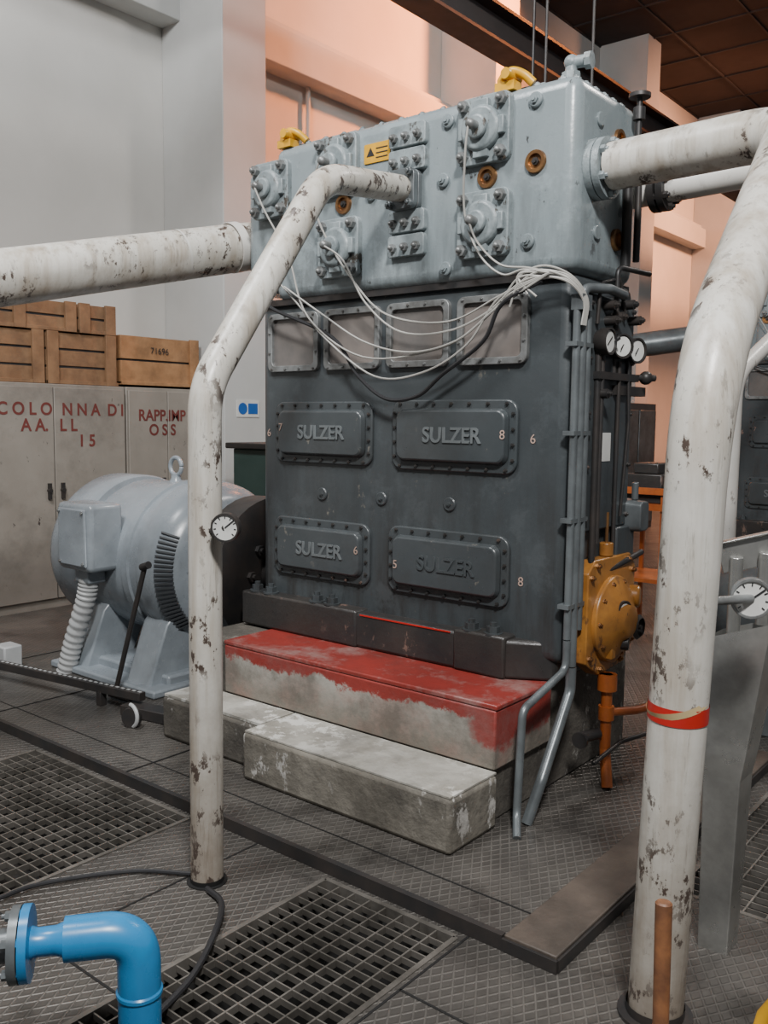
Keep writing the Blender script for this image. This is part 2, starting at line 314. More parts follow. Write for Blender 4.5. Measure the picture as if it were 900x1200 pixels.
# ------------------------------------------------------------ engine
def build_engine():
    E=empty('reciprocating_compressor')
    Yf=3.28
    B().prism([(-3.5,Yf),(-1.72,Yf),(-1.72,3.86),(-3.5,3.86)],.60,2.2).done('crankcase_body',m_body,E,bevel=.05,seg=4)
    b=B(); b.prism([(-3.56,3.2),(-1.95,3.2),(-1.76,3.31),(-1.76,3.95),(-3.56,3.95)],.523,.69)
    b.done('bed_flange',m_base,E,bevel=.015)
    b=B(); b.box(-3.56,-2.76,3.19,3.3,.523,.70).box(-2.2,-1.94,3.19,3.3,.523,.705)
    b.done('hold_down_pads',m_base,E,bevel=.012)
    B().box(-2.74,-2.22,3.196,3.20,.680,.686).done('red_joint_line',m_tape,E)
    b=B()
    for x in(-3.48,-3.38,-3.05,-2.95,-2.13,-2.02):
        b.lathe((x,3.232,.70),(0,0,1),[(0,0),(0,.042),(.008,.042),(.008,0)],16); b.nut((x,3.232,.706),(0,0,1),.030,.028)
    b.done('foundation_bolts',m_body,E)
    for i,(cx,cz,w,h,lt) in enumerate(((-3.055,1.537,.645,.305,1),(-2.28,1.537,.665,.315,1),(-3.065,.957,.645,.30,0),(-2.30,.962,.655,.31,0))):
        b=B(); b.rr(cx,cz,w,h,.055,Yf+.01,Yf-.016).rr(cx,cz,w-.072,h-.072,.045,Yf-.016,Yf-.046,.012)
        b.done('inspection_door_%d'%(i+1),m_door,E,bevel=.006)
        b=B(); n1=7;n2=4
        for k in range(n1):
            x=cx-w/2+.05+(w-.10)*k/(n1-1)
            for z in(cz+h/2-.018,cz-h/2+.018): b.nut((x,Yf-.016,z),(0,-1,0),.0085,.008)
        for k in range(n2):
            z=cz-h/2+.06+(h-.12)*k/(n2-1)
            for x in(cx-w/2+.018,cx+w/2-.018): b.nut((x,Yf-.016,z),(0,-1,0),.0085,.008)
        b.done('door_bolts_%d'%(i+1),m_base,E)
        text('SULZER',(cx+.02,Yf-.048,cz),.095,m_let if i<3 else m_door,E,name='cast_lettering_%d'%(i+1),ext=.004,sx=.95,bold=.0015)
    for s_,x,z in(('6',-3.44,1.53),('8',-2.0,1.545),('6',-1.88,1.53),('6',-2.80,.98),('8',-1.92,.93),('5',-2.56,.94),('7',-3.31,1.56)):
        text(s_,(x,Yf-.002 if x<-3.4 or x>-1.95 else Yf-.048,z),.055,m_chalk,E,name='painted_mark',ext=.001)
    b=B()
    for x in(-3.06,-2.68,-2.29): b.cyl((x,Yf+.01,1.235),(x,Yf-.010,1.235),.032,20,c=.004).nut((x,Yf-.010,1.235),(0,-1,0),.011,.007)
    b.done('blanking_plugs',m_body,E)
    for i,cx in enumerate((-3.254,-2.866,-2.476,-2.084)):
        cz=1.985
        B().ring(cx,cz,.35,.29,.035,Yf+.01,Yf-.022,.030).done('sight_window_frame_%d'%(i+1),m_frame,E,bevel=.003)
        B().rr(cx,cz,.30,.24,.02,Yf+.008,Yf-.004).done('sight_window_pane_%d'%(i+1),m_glass,E)
        b=B()
        for a in range(4):
            for z in(cz-.131,cz+.131): b.nut((cx-.145+.0967*a,Yf-.022,z),(0,-1,0),.0065,.006)
        for z in(cz-.05,cz+.05):
            for x in(cx-.161,cx+.161): b.nut((x,Yf-.022,z),(0,-1,0),.0065,.006)
        b.done('window_screws_%d'%(i+1),m_steel,E)
    Yb=3.235
    B().prism([(-3.36,Yb),(-1.70,Yb),(-1.70,3.80),(-3.36,3.80)],2.19,2.935).done('cylinder_block',m_block,E,bevel=.055,seg=4)
    B().prism([(-3.58,Yb+.02),(-3.3,Yb+.02),(-3.3,3.76),(-3.58,3.76)],2.24,2.86).done('block_end_section',m_block,E,bevel=.05,seg=4)
    B().box(-3.46,-1.74,3.26,3.84,2.17,2.20).done('block_joint_gasket',m_dkst,E)
    b=B()
    for cx in(-3.1,-2.6,-2.1): b.box(cx-.2,cx+.2,3.33,3.76,2.93,2.965)
    b.done('head_covers',m_block,E,bevel=.012)
    b=B()
    for k in range(14): b.nut((-3.3+.115*k,3.305,2.932),(0,0,1),.019,.014)
    for k in range(6): b.nut((-1.76,3.33+.08*k,2.932),(0,0,1),.019,.014)
    b.done('head_studs',m_valve,E)
    def valve(cx,cz,w=.25,h=.27):
        b=B(); b.rr(cx,cz,w,h,.03,Yb+.01,Yb-.03)
        b.cyl((cx,Yb-.02,cz),(cx,Yb-.065,cz),.092,24,c=.012).cyl((cx,Yb-.065,cz),(cx,Yb-.09,cz),.048,18,c=.006)
        b.box(cx-.11,cx+.11,Yb-.052,Yb-.02,cz-.035,cz+.035).box(cx-.035,cx+.035,Yb-.052,Yb-.02,cz-.115,cz+.115)
        b.done('valve_cover',m_valve,E,bevel=.006)
        b=B()
        for sx in(-1,1):
            for sz in(-1,1):
                p=V((cx+sx*(w/2-.034),Yb-.03,cz+sz*(h/2-.034))); b.nut(p,(0,-1,0),.025,.024); b.sph(p+V((0,-.034,0)),.012)
        b.cyl((cx,Yb-.09,cz),(cx,Yb-.122,cz),.02,12).sph((cx,Yb-.122,cz),.021)
        b.done('valve_cover_nuts',m_frame,E)
    for x,z in((-3.36,2.73),(-2.92,2.775),(-2.905,2.40),(-2.11,2.785),(-2.105,2.41)): valve(x,z)
    for cz in(2.785,2.42):
        for q in(-.052,.052):
            B().rr(-2.505,cz+q,.20,.094,.015,Yb+.01,Yb-.028).done('port_cover',m_valve,E,bevel=.004)
        b=B()
        for q in(-.052,.052):
            for sx in(-.065,0,.065): b.nut((-2.505+sx,Yb-.028,cz+q-.008),(0,-1,0),.019,.018).sph((-2.505+sx,Yb-.056,cz+q-.008),.010)
        b.done('port_cover_nuts',m_frame,E)
    b=B(); b2=B()
    for x,z in((-2.10,2.60),(-1.875,2.625),(-2.89,2.60),(-3.25,2.58)):
        b.lathe((x,Yb+.005,z),(0,-1,0),[(0,0),(0,.047),(.018,.044),(.018,.03),(.006,.028),(.006,0)],22); b2.nut((x,Yb,z),(0,-1,0),.016,.012)
    for y,z in((3.60,2.76),(3.60,2.36)):
        b.lathe((-1.705,y,z),(1,0,0),[(0,0),(0,.047),(.018,.044),(.018,.03),(.006,.028),(.006,0)],22)
    b.done('brass_plugs',m_brass,E); b2.done('plug_centres',m_dkst,E)
    b=B()
    for x,z in((-1.88,2.86),(-1.9,2.32),(-2.3,2.25),(-2.72,2.62),(-2.30,2.86),(-2.32,2.62)): b.cyl((x,Yb+.01,z),(x,Yb-.016,z),.03,18,c=.004).nut((x,Yb-.016,z),(0,-1,0),.017,.010)
    for y,z in((3.42,2.80),(3.42,2.36)): b.cyl((-1.71,y,z),(-1.69,y,z),.028,16,c=.003)
    b.done('pipe_plugs',m_block,E)
    B().rr(-2.69,2.80,.15,.085,.006,Yb+.002,Yb-.006).done('warning_label',m_yel,E)
    b=B()
    for k in range(3): b.box(-2.69-.005,-2.69+.062,Yb-.0075,Yb-.006,2.775+.02*k,2.780+.02*k)
    b.lathe((-2.727,Yb-.006,2.80),(0,-1,0),[(0,0),(0,.026),(.0015,.026),(.0015,0)],3,math.pi/6).done('label_print',m_dkst,E,smooth=False)
    for x in(-3.28,-2.02):
        b=B(); b.tube(spline([(x-.04,3.27,2.95),(x-.045,3.27,2.985),(x,3.27,3.01),(x+.05,3.28,2.99),(x+.085,3.3,2.955)],6),.018).box(x-.06,x+.03,3.24,3.30,2.93,2.965).cyl((x,3.22,2.99),(x,3.32,2.99),.022)
        b.done('lifting_hook',m_yel,E,bevel=.004)
    b=B(); b.tube(fillet([(-1.8,3.36,2.93),(-1.8,3.36,3.02),(-1.73,3.38,3.02)],.03),.024).cyl((-1.8,3.36,2.93),(-1.8,3.36,2.98),.038,8).sph((-1.8,3.36,3.02),.03).cyl((-1.745,3.377,3.02),(-1.72,3.38,3.02),.034,8)
    b.done('vent_fitting',m_valve,E)
    B().cyl((-1.66,3.70,2.7),(-1.66,3.70,2.95),.012).cyl((-1.66,3.70,2.95),(-1.66,3.70,2.965),.045).cyl((-1.66,3.70,2.86),(-1.66,3.70,2.91),.025).done('valve_handwheel',m_dkst,E)
    X=-1.72
    b=B(); b.box(X,X+.03,3.36,3.80,1.15,2.12).box(X,X+.05,3.66,3.84,.9,1.15)
    b.done('side_cover_plate',m_body,E,bevel=.008)
    b=B()
    for z in(1.2,1.42,1.64,1.86,2.08):
        for y in(3.38,3.78): b.nut((X+.03,y,z),(1,0,0),.011,.01)
    b.done('side_cover_bolts',m_base,E)
    B().box(X+.03,X+.032,3.52,3.60,1.44,1.56).done('data_label',m_dial,E)
    b=B()
    for y,r,z0,z1 in((3.265,.016,.725,2.10),(3.31,.02,.605,2.06),(3.36,.016,.75,2.02)):
        b.tube([(X+.03,y,z0),(X+.03,y,z1)],r)
    b.tube(fillet([(X+.03,3.31,2.05),(X+.03,3.31,2.13),(X+.07,3.46,2.14),(X+.07,3.60,2.13)],.04),.02)
    b.done('electrical_conduits',m_cond,E)
    b=B()
    for z in(1.9,1.55,1.2,.85):
        b.box(X-.005,X+.045,3.24,3.385,z,z+.018)
    b.box(X+.01,X+.06,3.25,3.33,2.04,2.1)
    b.done('conduit_clamps',m_cond,E)
    b=B(); b.tube([(X+.07,3.70,2.28),(X+.07,3.70,2.74)],.014).tube([(X+.05,3.64,2.25),(X+.05,3.64,2.62)],.02).tube(fillet([(X+.06,3.55,1.98),(X+.06,3.55,2.24),(X+.09,3.8,2.24)],.04),.011)
    b.tube(fillet([(X+.05,3.46,1.1),(X+.05,3.46,1.9),(X+.09,3.52,1.95)],.05),.01).tube(fillet([(X+.05,3.62,1.86),(X+.05,3.62,1.06)],.05),.009)
    b.tube(fillet([(X+.04,3.44,1.9),(X+.04,3.44,1.0),(X+.04,3.5,.96),(X+.06,3.75,1.0),(X+.06,3.9,1.02)],.05),.014)
    b.tube(fillet([(X+.04,3.42,2.0),(X+.05,3.42,2.16),(X+.05,3.60,2.2),(X+.05,3.66,2.05)],.05),.008).tube(fillet([(X+.05,3.70,1.95),(X+.06,3.71,1.6),(X+.05,3.68,1.2)],.2),.007)
    for y,z in((3.50,2.08),(3.58,2.04),(3.52,2.02),(3.68,2.1),(3.75,2.04),(3.46,1.72)): b.cyl((X,y,z),(X+.08,y,z),.02).nut((X+.08,y,z),(1,0,0),.014,.012)
    b.done('lubrication_lines',m_dkst,E)
    b=B(); b2=B()
    for y,z,r,a in((3.45,1.93,.055,0),(3.61,1.92,.052,-.5),(3.74,1.91,.055,-.3)):
        b.lathe((X+.03,y,z),(1,a,0),[(0,0),(0,r*.8),(.02,r),(.06,r),(.06,r*.88),(.05,r*.86),(.05,0)],24); dd=V((1,a,0)).normalized(); b2.lathe(V((X+.03,y,z))+dd*.051,dd,[(0,0),(0,r*.8),(.002,r*.8),(.002,0)],24)
        b.cyl((X+.03,y,z-.14),(X+.03,y,z),.012)
        b.bar(V((X+.03,y,z))+dd*.055-V((0,.02,.015)),V((X+.03,y,z))+dd*.055+V((0,.02,.02)),.004,.002,dd)
    b.box(X,X+.06,3.42,3.80,1.78,1.81).box(X,X+.05,3.6,3.9,1.72,1.76).sph((X+.07,3.85,1.80),.03).cyl((X+.02,3.78,1.80),(X+.1,3.88,1.80),.014)
    b.done('pressure_gauges',m_dkst,E); b2.done('gauge_dials',m_dial,E)
    b=B(); b.rr(3.83,1.19,.11,.15,.03,X,X+.10,.01,axis='x').cyl((X+.05,3.83,1.26),(X+.05,3.83,1.34),.015); b.done('junction_box',m_cond,E,bevel=.005)
    b=B(); A=[(3.38,.98),(3.44,1.03),(3.78,1.03),(3.84,.97),(3.84,.62),(3.72,.54),(3.5,.53),(3.38,.6)]
    v0=[b.bm.verts.new((X,y,z)) for y,z in A]; v1=[b.bm.verts.new((X+.06,y,z)) for y,z in A]
    for i in range(len(A)): b.bm.faces.new((v0[i],v0[(i+1)%len(A)],v1[(i+1)%len(A)],v1[i]))
    b.bm.faces.new(v0); b.bm.faces.new(v1)
    b.lathe((X+.05,3.61,.76),(1,0,0),[(0,0),(0,.19),(.03,.188),(.035,.175),(.045,.16),(.06,.14),(.08,.085),(.10,.07),(.105,.06),(.105,0)],28)
    b.cyl((X+.03,3.74,.84),(X+.12,3.77,.84),.05,16,c=.008).cyl((X+.03,3.6,1.03),(X+.03,3.6,1.09),.03)
    b.box(X+.05,X+.11,3.52,3.56,.60,.70)
    b.done('oil_pump_housing',m_orange,E,bevel=.01)
    b=B()
    for y,z in A: b.nut((X+.06,3.61+(y-3.61)*.88,.78+(z-.78)*.9),(1,0,0),.013,.012)
    for k in range(10):
        w=2*math.pi*k/10; b.nut((X+.08,3.61+.165*math.cos(w),.76+.165*math.sin(w)),(1,0,0),.012,.012)
    b.tube(fillet([(X+.03,3.6,1.08),(X+.03,3.6,1.22)],.05),.008)
    b.done('oil_pump_bolts',m_brass,E)
    b=B(); b.lathe((X+.12,3.58,.81),(1,-.3,0),[(0,0),(0,.042),(.02,.042),(.02,.034),(.012,.033),(.012,0)],20); b.lathe((X+.13,3.70,.72),(1,0,0),[(0,.04),(.015,.055),(.03,.04)],20).cyl((X+.09,3.7,.72),(X+.16,3.7,.72),.01)
    b.cyl((X+.08,3.60,.66),(X+.14,3.62,.66),.03)
    b.done('oil_pump_handwheel',m_dkst,E)
    B().lathe((X+.134,3.576,.81),(1,-.3,0),[(0,0),(0,.03),(.002,.03),(.002,0)],20).done('oil_gauge_dial',m_dial,E)
    j=(-1.76,3.16,2.175)
    paths=[[(-2.11,3.10,2.79),(-2.13,3.11,2.66),(-2.16,3.16,2.45),(-2.09,3.17,2.28),(-1.98,3.17,2.19),(-1.88,3.17,2.20),j],
      [(-3.36,3.10,2.73),(-3.30,3.12,2.60),(-3.18,3.16,2.38),(-3.06,3.17,2.09),(-2.73,3.19,1.89),(-2.3,3.19,1.91),(-2.08,3.18,2.01),(-1.96,3.17,2.10),j],
      [(-2.92,3.10,2.775),(-2.99,3.12,2.66),(-2.95,3.15,2.48),(-2.78,3.17,2.24),(-2.58,3.18,2.07),(-2.25,3.18,2.02),(-1.98,3.17,2.11),j],
      [(-2.905,3.10,2.40),(-2.80,3.13,2.32),(-2.70,3.17,2.13),(-2.50,3.18,1.99),(-2.22,3.18,1.985),(-1.97,3.17,2.08),j],
      [(-3.28,3.15,2.3),(-3.13,3.18,2.15),(-2.95,3.18,1.98),(-2.65,3.18,1.80),(-2.38,3.18,1.81),(-2.15,3.18,1.92),(-1.99,3.17,2.10),j],
      [(-3.20,3.15,2.24),(-2.98,3.18,2.10),(-2.72,3.18,1.96),(-2.45,3.18,1.90),(-2.2,3.18,1.94),(-2.0,3.17,2.06),j],
      [(-2.105,3.10,2.41),(-2.08,3.14,2.32),(-1.99,3.17,2.23),(-1.86,3.17,2.205),j]]
    b=B()
    for p in paths: b.tube(spline(p,7),.0046,6)
    for k in range(6):
        o=.008*k; w=.02*math.sin(k*2.3)
        b.tube(spline([(-2.02+.04*k,3.17,2.06+o*1.2+w),(-1.90,3.165,2.145+o+w),(-1.80,3.165+o*.3,2.165+o*.9-w*.4),(-1.70,3.20+o*.6,2.14+o*.7),(-1.66,3.255+o*.8,2.07+o*.3),(-1.665,3.255+o*.8,1.98)],7),.0044,6)
    b.done('sensor_cables',m_cable,E)
    B().tube(spline([(-3.44,3.2,2.22),(-3.3,3.18,2.14),(-2.93,3.2,1.99),(-2.77,3.2,1.81),(-2.6,3.2,1.70),(-2.42,3.2,1.71),(-2.28,3.19,1.80),(-2.07,3.18,1.93),(-1.98,3.17,2.07),(-1.8,3.17,2.15)],8),.009,8).done('black_cable',m_blk,E)
    return E
E=build_engine(); X=-1.72
dc=empty('conduit_drop')
b=B(); b.tube(fillet([(X+.03,3.265,.72),(X+.03,3.265,.60),(X+.01,2.96,.50),(X+.02,2.92,.10),(X+.07,2.84,.048)],.06),.016)
b.tube(fillet([(X+.03,3.31,.60),(X+.03,3.31,.5),(X+.05,3.05,.20),(X+.03,2.98,.045)],.08),.022)
b.done('tubes',m_cond,dc)
od=empty('oil_drain_pipe')
b=B(); b.tube(fillet([(X+.08,3.55,.53),(X+.08,3.55,.2),(X+.12,3.5,.05)],.05),.024).cyl((X+.08,3.55,.46),(X+.08,3.55,.53),.042).cyl((X+.08,3.55,.33),(X+.08,3.55,.39),.034).tube(fillet([(X+.08,3.55,.36),(X+.14,3.72,.34),(X+.2,3.95,.34)],.04),.018)
b.done('pipe',m_orp,od)
b=B(); b.cyl((X+.03,3.42,.27),(X+.06,3.52,.27),.024).cyl((X+.04,3.40,.27),(X+.04,3.385,.27),.035).tube(fillet([(X+.2,3.8,.24),(X+.12,3.62,.22),(X+.1,3.4,.18)],.03),.010)
b.done('drain_valve',m_dkst,od)
E2=empty('reciprocating_compressor.001',(.62,5.6,0))
for o in list(E.children):
    c=o.copy(); SC.collection.objects.link(c); c.parent=E2
    c.matrix_parent_inverse.identity()
B().box(-3.1,-1.2,8.75,9.6,0,.513).done('engine_plinth.001',m_conc,bevel=.01)
# ------------------------------------------------------------ pipes
def flange(b,p,d,r,t=.03,n=8,br=.012):
    p=V(p); d=V(d).normalized(); b.lathe(p,d,[(0,0),(0,r),(t,r),(t,0)],28)
    a=d.cross(V((0,0,1)) if abs(d.z)<.9 else V((1,0,0))).normalized(); c=d.cross(a)
    for k in range(n):
        w=2*math.pi*(k+.5)/n; q=p+(a*math.cos(w)+c*math.sin(w))*r*.82
        b.nut(q+d*t,d,br,br*1.1)
lp=empty('white_cooling_pipe')
pts=fillet([(-2.36,1.95,-.02),(-2.365,1.96,1.70),(-2.43,2.60,2.52),(-2.50,3.16,2.60)],[.30,.30])
B().tube(pts,.0565,24).done('pipe',m_white,lp)
b=B(); b.rr(-2.505,2.60,.15,.17,.03,3.225,3.20).rr(-2.505,2.60,.15,.17,.03,3.195,3.165)
for sx in(-1,1):
    for sz in(-1,1): b.nut((-2.505+sx*.055,3.165,2.60+sz*.065),(0,-1,0),.018,.018)
b.done('flange',m_cond,lp,bevel=.003)
B().lathe((-2.36,1.95,0),(0,0,1),[(0,.0),(0,.070),(.004,.070),(.004,.058),(.02,.058)],24).done('floor_collar',m_dark,lp)
def gauge(name,p,d,r,stem):
    g=empty(name); p=V(p); d=V(d).normalized()
    B().lathe(p-d*.03,d,[(0,0),(0,r*.85),(.008,r),(.035,r),(.04,r*.97),(.04,r*.86),(.032,r*.85),(.032,0)],28).cyl(V(stem),p,.012,10).done('case',m_dkst if r<.052 else m_frame,g)
    B().lathe(p+d*.004,d,[(0,0),(0,r*.85),(.001,r*.85),(.001,0)],28).done('dial',m_dial,g)
    a=V((0,0,1)); s=d.cross(a).normalized()
    b=B(); b.bar(p+d*.007,p+d*.007+(s*-.6+a*.5)*r,.004,.002,d)
    for k in range(9):
        w=math.radians(-130+260*k/8); u=s*math.sin(w)*-1+a*math.cos(w); b.bar(p+d*.0065+u*r*.62,p+d*.0065+u*r*.78,.003,.001,d)
    b.done('needle_and_marks',m_blk,g)
gauge('pressure_gauge',(-2.23,1.93,1.25),(.55,-.83,0),.048,(-2.36,1.95,1.22))
rp=empty('white_discharge_pipe')
pts=fillet([(-.875,2.27,-.02),(-.81,2.24,1.74),(-.93,3.33,2.60),(-1.62,3.39,2.60)],[.6,.22],14)
B().tube(pts,[.073+.018*min(1,max(0,(p.z-1.3)/1.0)) for p in pts],32).done('pipe',m_white,rp)
b=B(); flange(b,(-1.70,3.40,2.60),(1,0,0),.118,.03,6,.018); flange(b,(-1.665,3.40,2.60),(1,0,0),.118,.028,6,.018); b.done('flange',m_valve,rp)
B().lathe((-.875,2.27,0),(0,0,1),[(0,0),(0,.10),(.01,.10),(.01,.078),(.035,.078)],24).done('floor_collar',m_dkst,rp)
B().lathe((-.8433,2.2555,.84),(.037,-.017,1),[(0,.0765),(.045,.0765)],32).done('red_tape_band',m_tape,rp)
B().lathe((-.8433,2.2555,.872),(-.22,-.25,1),[(0,.0785),(.018,.0785)],32).done('beige_tape_band',m_tape2,rp)
gauge('pressure_gauge.001',(-.735,2.46,1.14),(.35,-.94,0),.055,(-.83,2.30,1.14))
sp=empty('white_return_pipe')
B().tube(fillet([(-2.0,3.86,2.60),(-1.9,3.88,2.60),(-.3,3.9,2.66),(-.3,3.9,0)],[.02,.2]),.06,24).done('pipe',m_white2,sp)
b=B(); flange(b,(-1.66,3.88,2.605),(1,0,0),.09,.03,6,.016); flange(b,(-1.62,3.88,2.606),(1,0,0),.09,.03,6,.016); b.done('flange',m_dkst,sp)
bp=empty('white_suction_pipe')
pts=fillet([(-3.59,3.50,2.53),(-3.72,3.42,2.53),(-3.91,2.09,2.21),(-4.2,.6,1.87),(-4.2,.4,0)],[.05,.3,.3])
B().tube(pts,.125,32).done('pipe',m_white,bp)
B().lathe((-3.725,3.32,2.51),(-.15,-.95,-.23),[(0,.131),(.05,.131),(.05,.126)],32).lathe((-3.78,2.98,2.425),(-.15,-.95,-.23),[(0,.127),(.012,.127)],32).done('weld_bands',m_white2,bp)
fp=empty('white_cooling_pipe.001')
B().tube(fillet([(-2.2,6.7,0),(-2.2,6.7,1.95),(-2.0,7.6,2.5),(-1.9,8.8,2.6)],[.3,.3]),.06,20).done('pipe',m_white2,fp)
gp=B().tube(fillet([(-2.98,9.1,2.5),(-4.0,8.6,2.35),(-4.3,8.45,2.3),(-4.3,8.4,0)],[.1,.2]),.12,20).lathe((-3.1,9.03,2.48),(.9,.43,.12),[(0,0),(0,.17),(.05,.17),(.05,0)],20).done('grey_suction_pipe',m_cond,E2)
gp.location=(-.62,-5.6,0)
# ------------------------------------------------------------ motor
MO=empty('electric_motor'); my,mz=3.58,.73
b=B(); b.lathe((-5.36,my,mz),(1,0,0),[(0,0),(0,.34),(.02,.40),(.07,.47),(.14,.5),(.40,.5),(.42,.49),(.425,.455),(.47,.455),(.475,.475),(.86,.475),(.865,.49),(.92,.49),(.925,.475),(1.0,.475),(1.02,.495),(1.09,.5),(1.18,.485),(1.26,.42),(1.28,.38),(1.30,.26),(1.34,.22),(1.34,0)],64)
b.done('housing',m_motor,MO)
b=B(); b.box(-4.98,-4.1,3.12,4.05,.045,.14).done('base_frame',m_motor,MO,bevel=.015)
b=B()
for x0,x1 in((-5.0,-4.78),(-4.38,-4.16)):
    v=[(3.02,.045),(3.34,.045),(3.5,.4),(3.24,.5),(3.16,.42)]
    a=[b.bm.verts.new((x0,y,z)) for y,z in v]; c=[b.bm.verts.new((x1,y,z)) for y,z in v]
    for i in range(5): b.bm.faces.new((a[i],a[(i+1)%5],c[(i+1)%5],c[i]))
    b.bm.faces.new(a); b.bm.faces.new(c)
b.box(-5.1,-4.05,2.98,3.28,.045,.09).done('feet',m_motor,MO,bevel=.012)
b=B()
for k in range(24):
    a=math.radians(-46+3.2*k)
    y,z=-math.cos(a),math.sin(a)
    c=V((-4.135,my+y*.458,mz+z*.458)); tn=V((0,-z,y)); ax=V((.042,y*-.034,z*-.034)); n=ax.cross(tn).normalized()
    b.obox(c,ax,tn*.0048,n*.008)
b.done('cooling_slots',m_slot,MO)
b=B()
for k in range(10):
    a=2*math.pi*k/10; b.nut((-4.085,my+.33*math.cos(a),mz+.33*math.sin(a)),(1,0,0),.016,.014)
b.done('end_bell_bolts',m_motor,MO)
b=B(); b.box(-4.9,-4.56,2.93,3.16,.70,1.10).done('terminal_box',m_motor,MO,bevel=.03,seg=3)
b=B(); b.box(-4.87,-4.59,2.915,2.935,.73,1.07).box(-4.8,-4.66,2.98,3.1,.62,.70).done('terminal_box_lid',m_motor,MO,bevel=.012)
b=B()
for x in(-4.85,-4.61):
    for z in(.75,1.05): b.nut((x,2.915,z),(0,-1,0),.01,.008)
b.done('lid_screws',m_steel,MO)
b=B(); b.lathe((-4.6,my,mz+.46),(0,0,1),[(0,.05),(.04,.03),(.06,.03)],12)
b.tube([V((-4.6+.055*math.cos(2*math.pi*k/24),my,mz+.57+.055*math.sin(2*math.pi*k/24))) for k in range(25)],.015,8)
b.done('lifting_eye',m_motor,MO,bevel=.01)
pp=spline([(-4.73,3.03,.64),(-4.76,3.02,.5),(-4.86,3.0,.25),(-4.92,2.98,.05)],22)
B().tube(pp,[.060 if (k//2)%2 else .053 for k in range(len(pp))],16).done('corrugated_conduit',m_corr,MO)
fw=empty('drive_coupling')
b=B(); b.lathe((-4.015,my,mz),(1,0,0),[(0,0),(0,.12),(.1,.12),(.1,.36),(.12,.43),(.30,.43),(.32,.36),(.32,.12),(.42,.12),(.42,0)],40)
b.done('flywheel',m_dkst,fw)
b=B()
for k in range(8):
    a=2*math.pi*k/8; b.nut((-3.70,my+.2*math.cos(a),mz+.2*math.sin(a)),(1,0,0),.03,.03)
b.done('coupling_bolts',m_dkst,fw)
B().box(-3.98,-3.64,3.3,3.9,.045,.3).done('pedestal',m_base,fw,bevel=.01)
lv=empty('steel_lever')
B().cyl((-4.24,2.86,.06),(-4.03,2.92,.80),.014,10).cyl((-4.28,2.86,.07),(-4.08,2.86,.07),.02).cyl((-4.04,2.91,.80),(-3.98,2.91,.82),.02).done('bar',m_dkst,lv)
st=empty('perforated_steel_channel')
b=B(); b.bar((-5.2,2.60,.14),(-3.9,2.80,.14),.045,.045)
b.bar((-3.98,2.76,.075),(-3.66,2.82,.075),.1,.055)
for x,y in((-5.1,2.615),(-4.2,2.75)): b.box(x-.02,x+.02,y-.02,y+.02,.045,.12)
b.done('channel',m_dkst,st,bevel=.003)
b=B()
for k in range(32):
    t=(k+.5)/32; p=V((-5.2,2.60,.163))*(1-t)+V((-3.9,2.80,.163))*t; b.box(p.x-.012,p.x+.012,p.y-.007,p.y+.007,.161,.1645)
b.done('slots',m_corr,st,smooth=False)
ca=empty('caster_wheel')
B().lathe((-3.78,2.66,.095),(.3,-.9,0),[(0,0),(0,.05),(.02,.054),(.035,.05),(.035,0)],20).done('wheel',m_dkst,ca)
B().tube([V((-3.78+.057*math.sin(a),2.64,.105+.057*math.cos(a))) for a in [math.pi*k/10 for k in range(11)]],.010,8).done('fork',m_corr,ca)
gt=empty('grey_conduit_tee')
B().tube([(-5.9,2.70,.07),(-5.25,2.80,.1)],.03).box(-5.35,-5.21,2.74,2.86,.05,.19).done('tee',m_corr,gt,bevel=.01)
# ------------------------------------------------------------ cabinets and crates
def cabinet(name,y0,y1,txt):
    c=empty(name)
    B().box(XW+.02,-6.8,y0,y1,0,1.87).done('carcass',m_cab,c,bevel=.006)
    ym=(y0+y1)/2; b=B()
    for a,d in((y0+.012,ym-.004),(ym+.004,y1-.012)): b.box(-6.8,-6.778,a,d,.1,1.84)
    b.done('doors',m_cab,c,bevel=.004)
    b=B()
    for y in(ym-.06,ym+.06): b.box(-6.778,-6.75,y-.012,y+.012,.93,1.06).cyl((-6.778,y,1.0),(-6.745,y,1.0),.018)
    b.box(-6.8,-6.79,ym-.005,ym+.005,.1,1.84)
    b.done('handles',m_dkst,c)
    for s_,y,z,sz in txt: text(s_,(-6.776,y,z),sz,m_sten,c,'x','stencil',.0008,bold=.003,sx=.92)
cabinet('metal_cabinet',3.36,4.74,(('C O L O',3.80,1.66,.14),('N N A  D I',4.42,1.66,.14),('A A.',3.88,1.53,.14),('L L',4.18,1.53,.14),('1 5',4.35,1.40,.14)))
cabinet('metal_cabinet.001',4.76,5.62,(('RAPP.IMP',5.13,1.62,.14),('O S S',5.13,1.49,.14)))
cabinet('metal_cabinet.002',1.9,3.34,())
def crate(name,y0,y1,z0,z1,m,x0=XW+.05,x1=-6.84,nb=3,bat=(0,.5,1)):
    c=empty(name); b=B(); h=(z1-z0)/nb
    for k in range(nb):
        b.box(x0,x1+random.uniform(-.006,.004),y0,y1,z0+k*h+.009,z0+(k+1)*h-.009)
    b.done('boards',m,c,bevel=.003)
    b=B()
    for t in bat:
        y=y0+.05+(y1-y0-.1)*t; b.box(x1,x1+.028,y-.05,y+.05,z0,z1)
    b.box(x0,x1+.02,y0,y1,z0+.0,z0+.03)
    b.done('battens',m,c,bevel=.003)
    B().box(x0+.02,x1-.015,y0+.01,y1-.01,z0+.01,z1-.015).done('gap_shade_core',m_dkst,c)  # dark core added to stand for the shade between the boards
crate('wooden_crate',2.6,4.0,1.872,2.30,m_wood2)
crate('wooden_crate.001',4.03,4.70,1.872,2.30,m_wood2,bat=(0,.96))
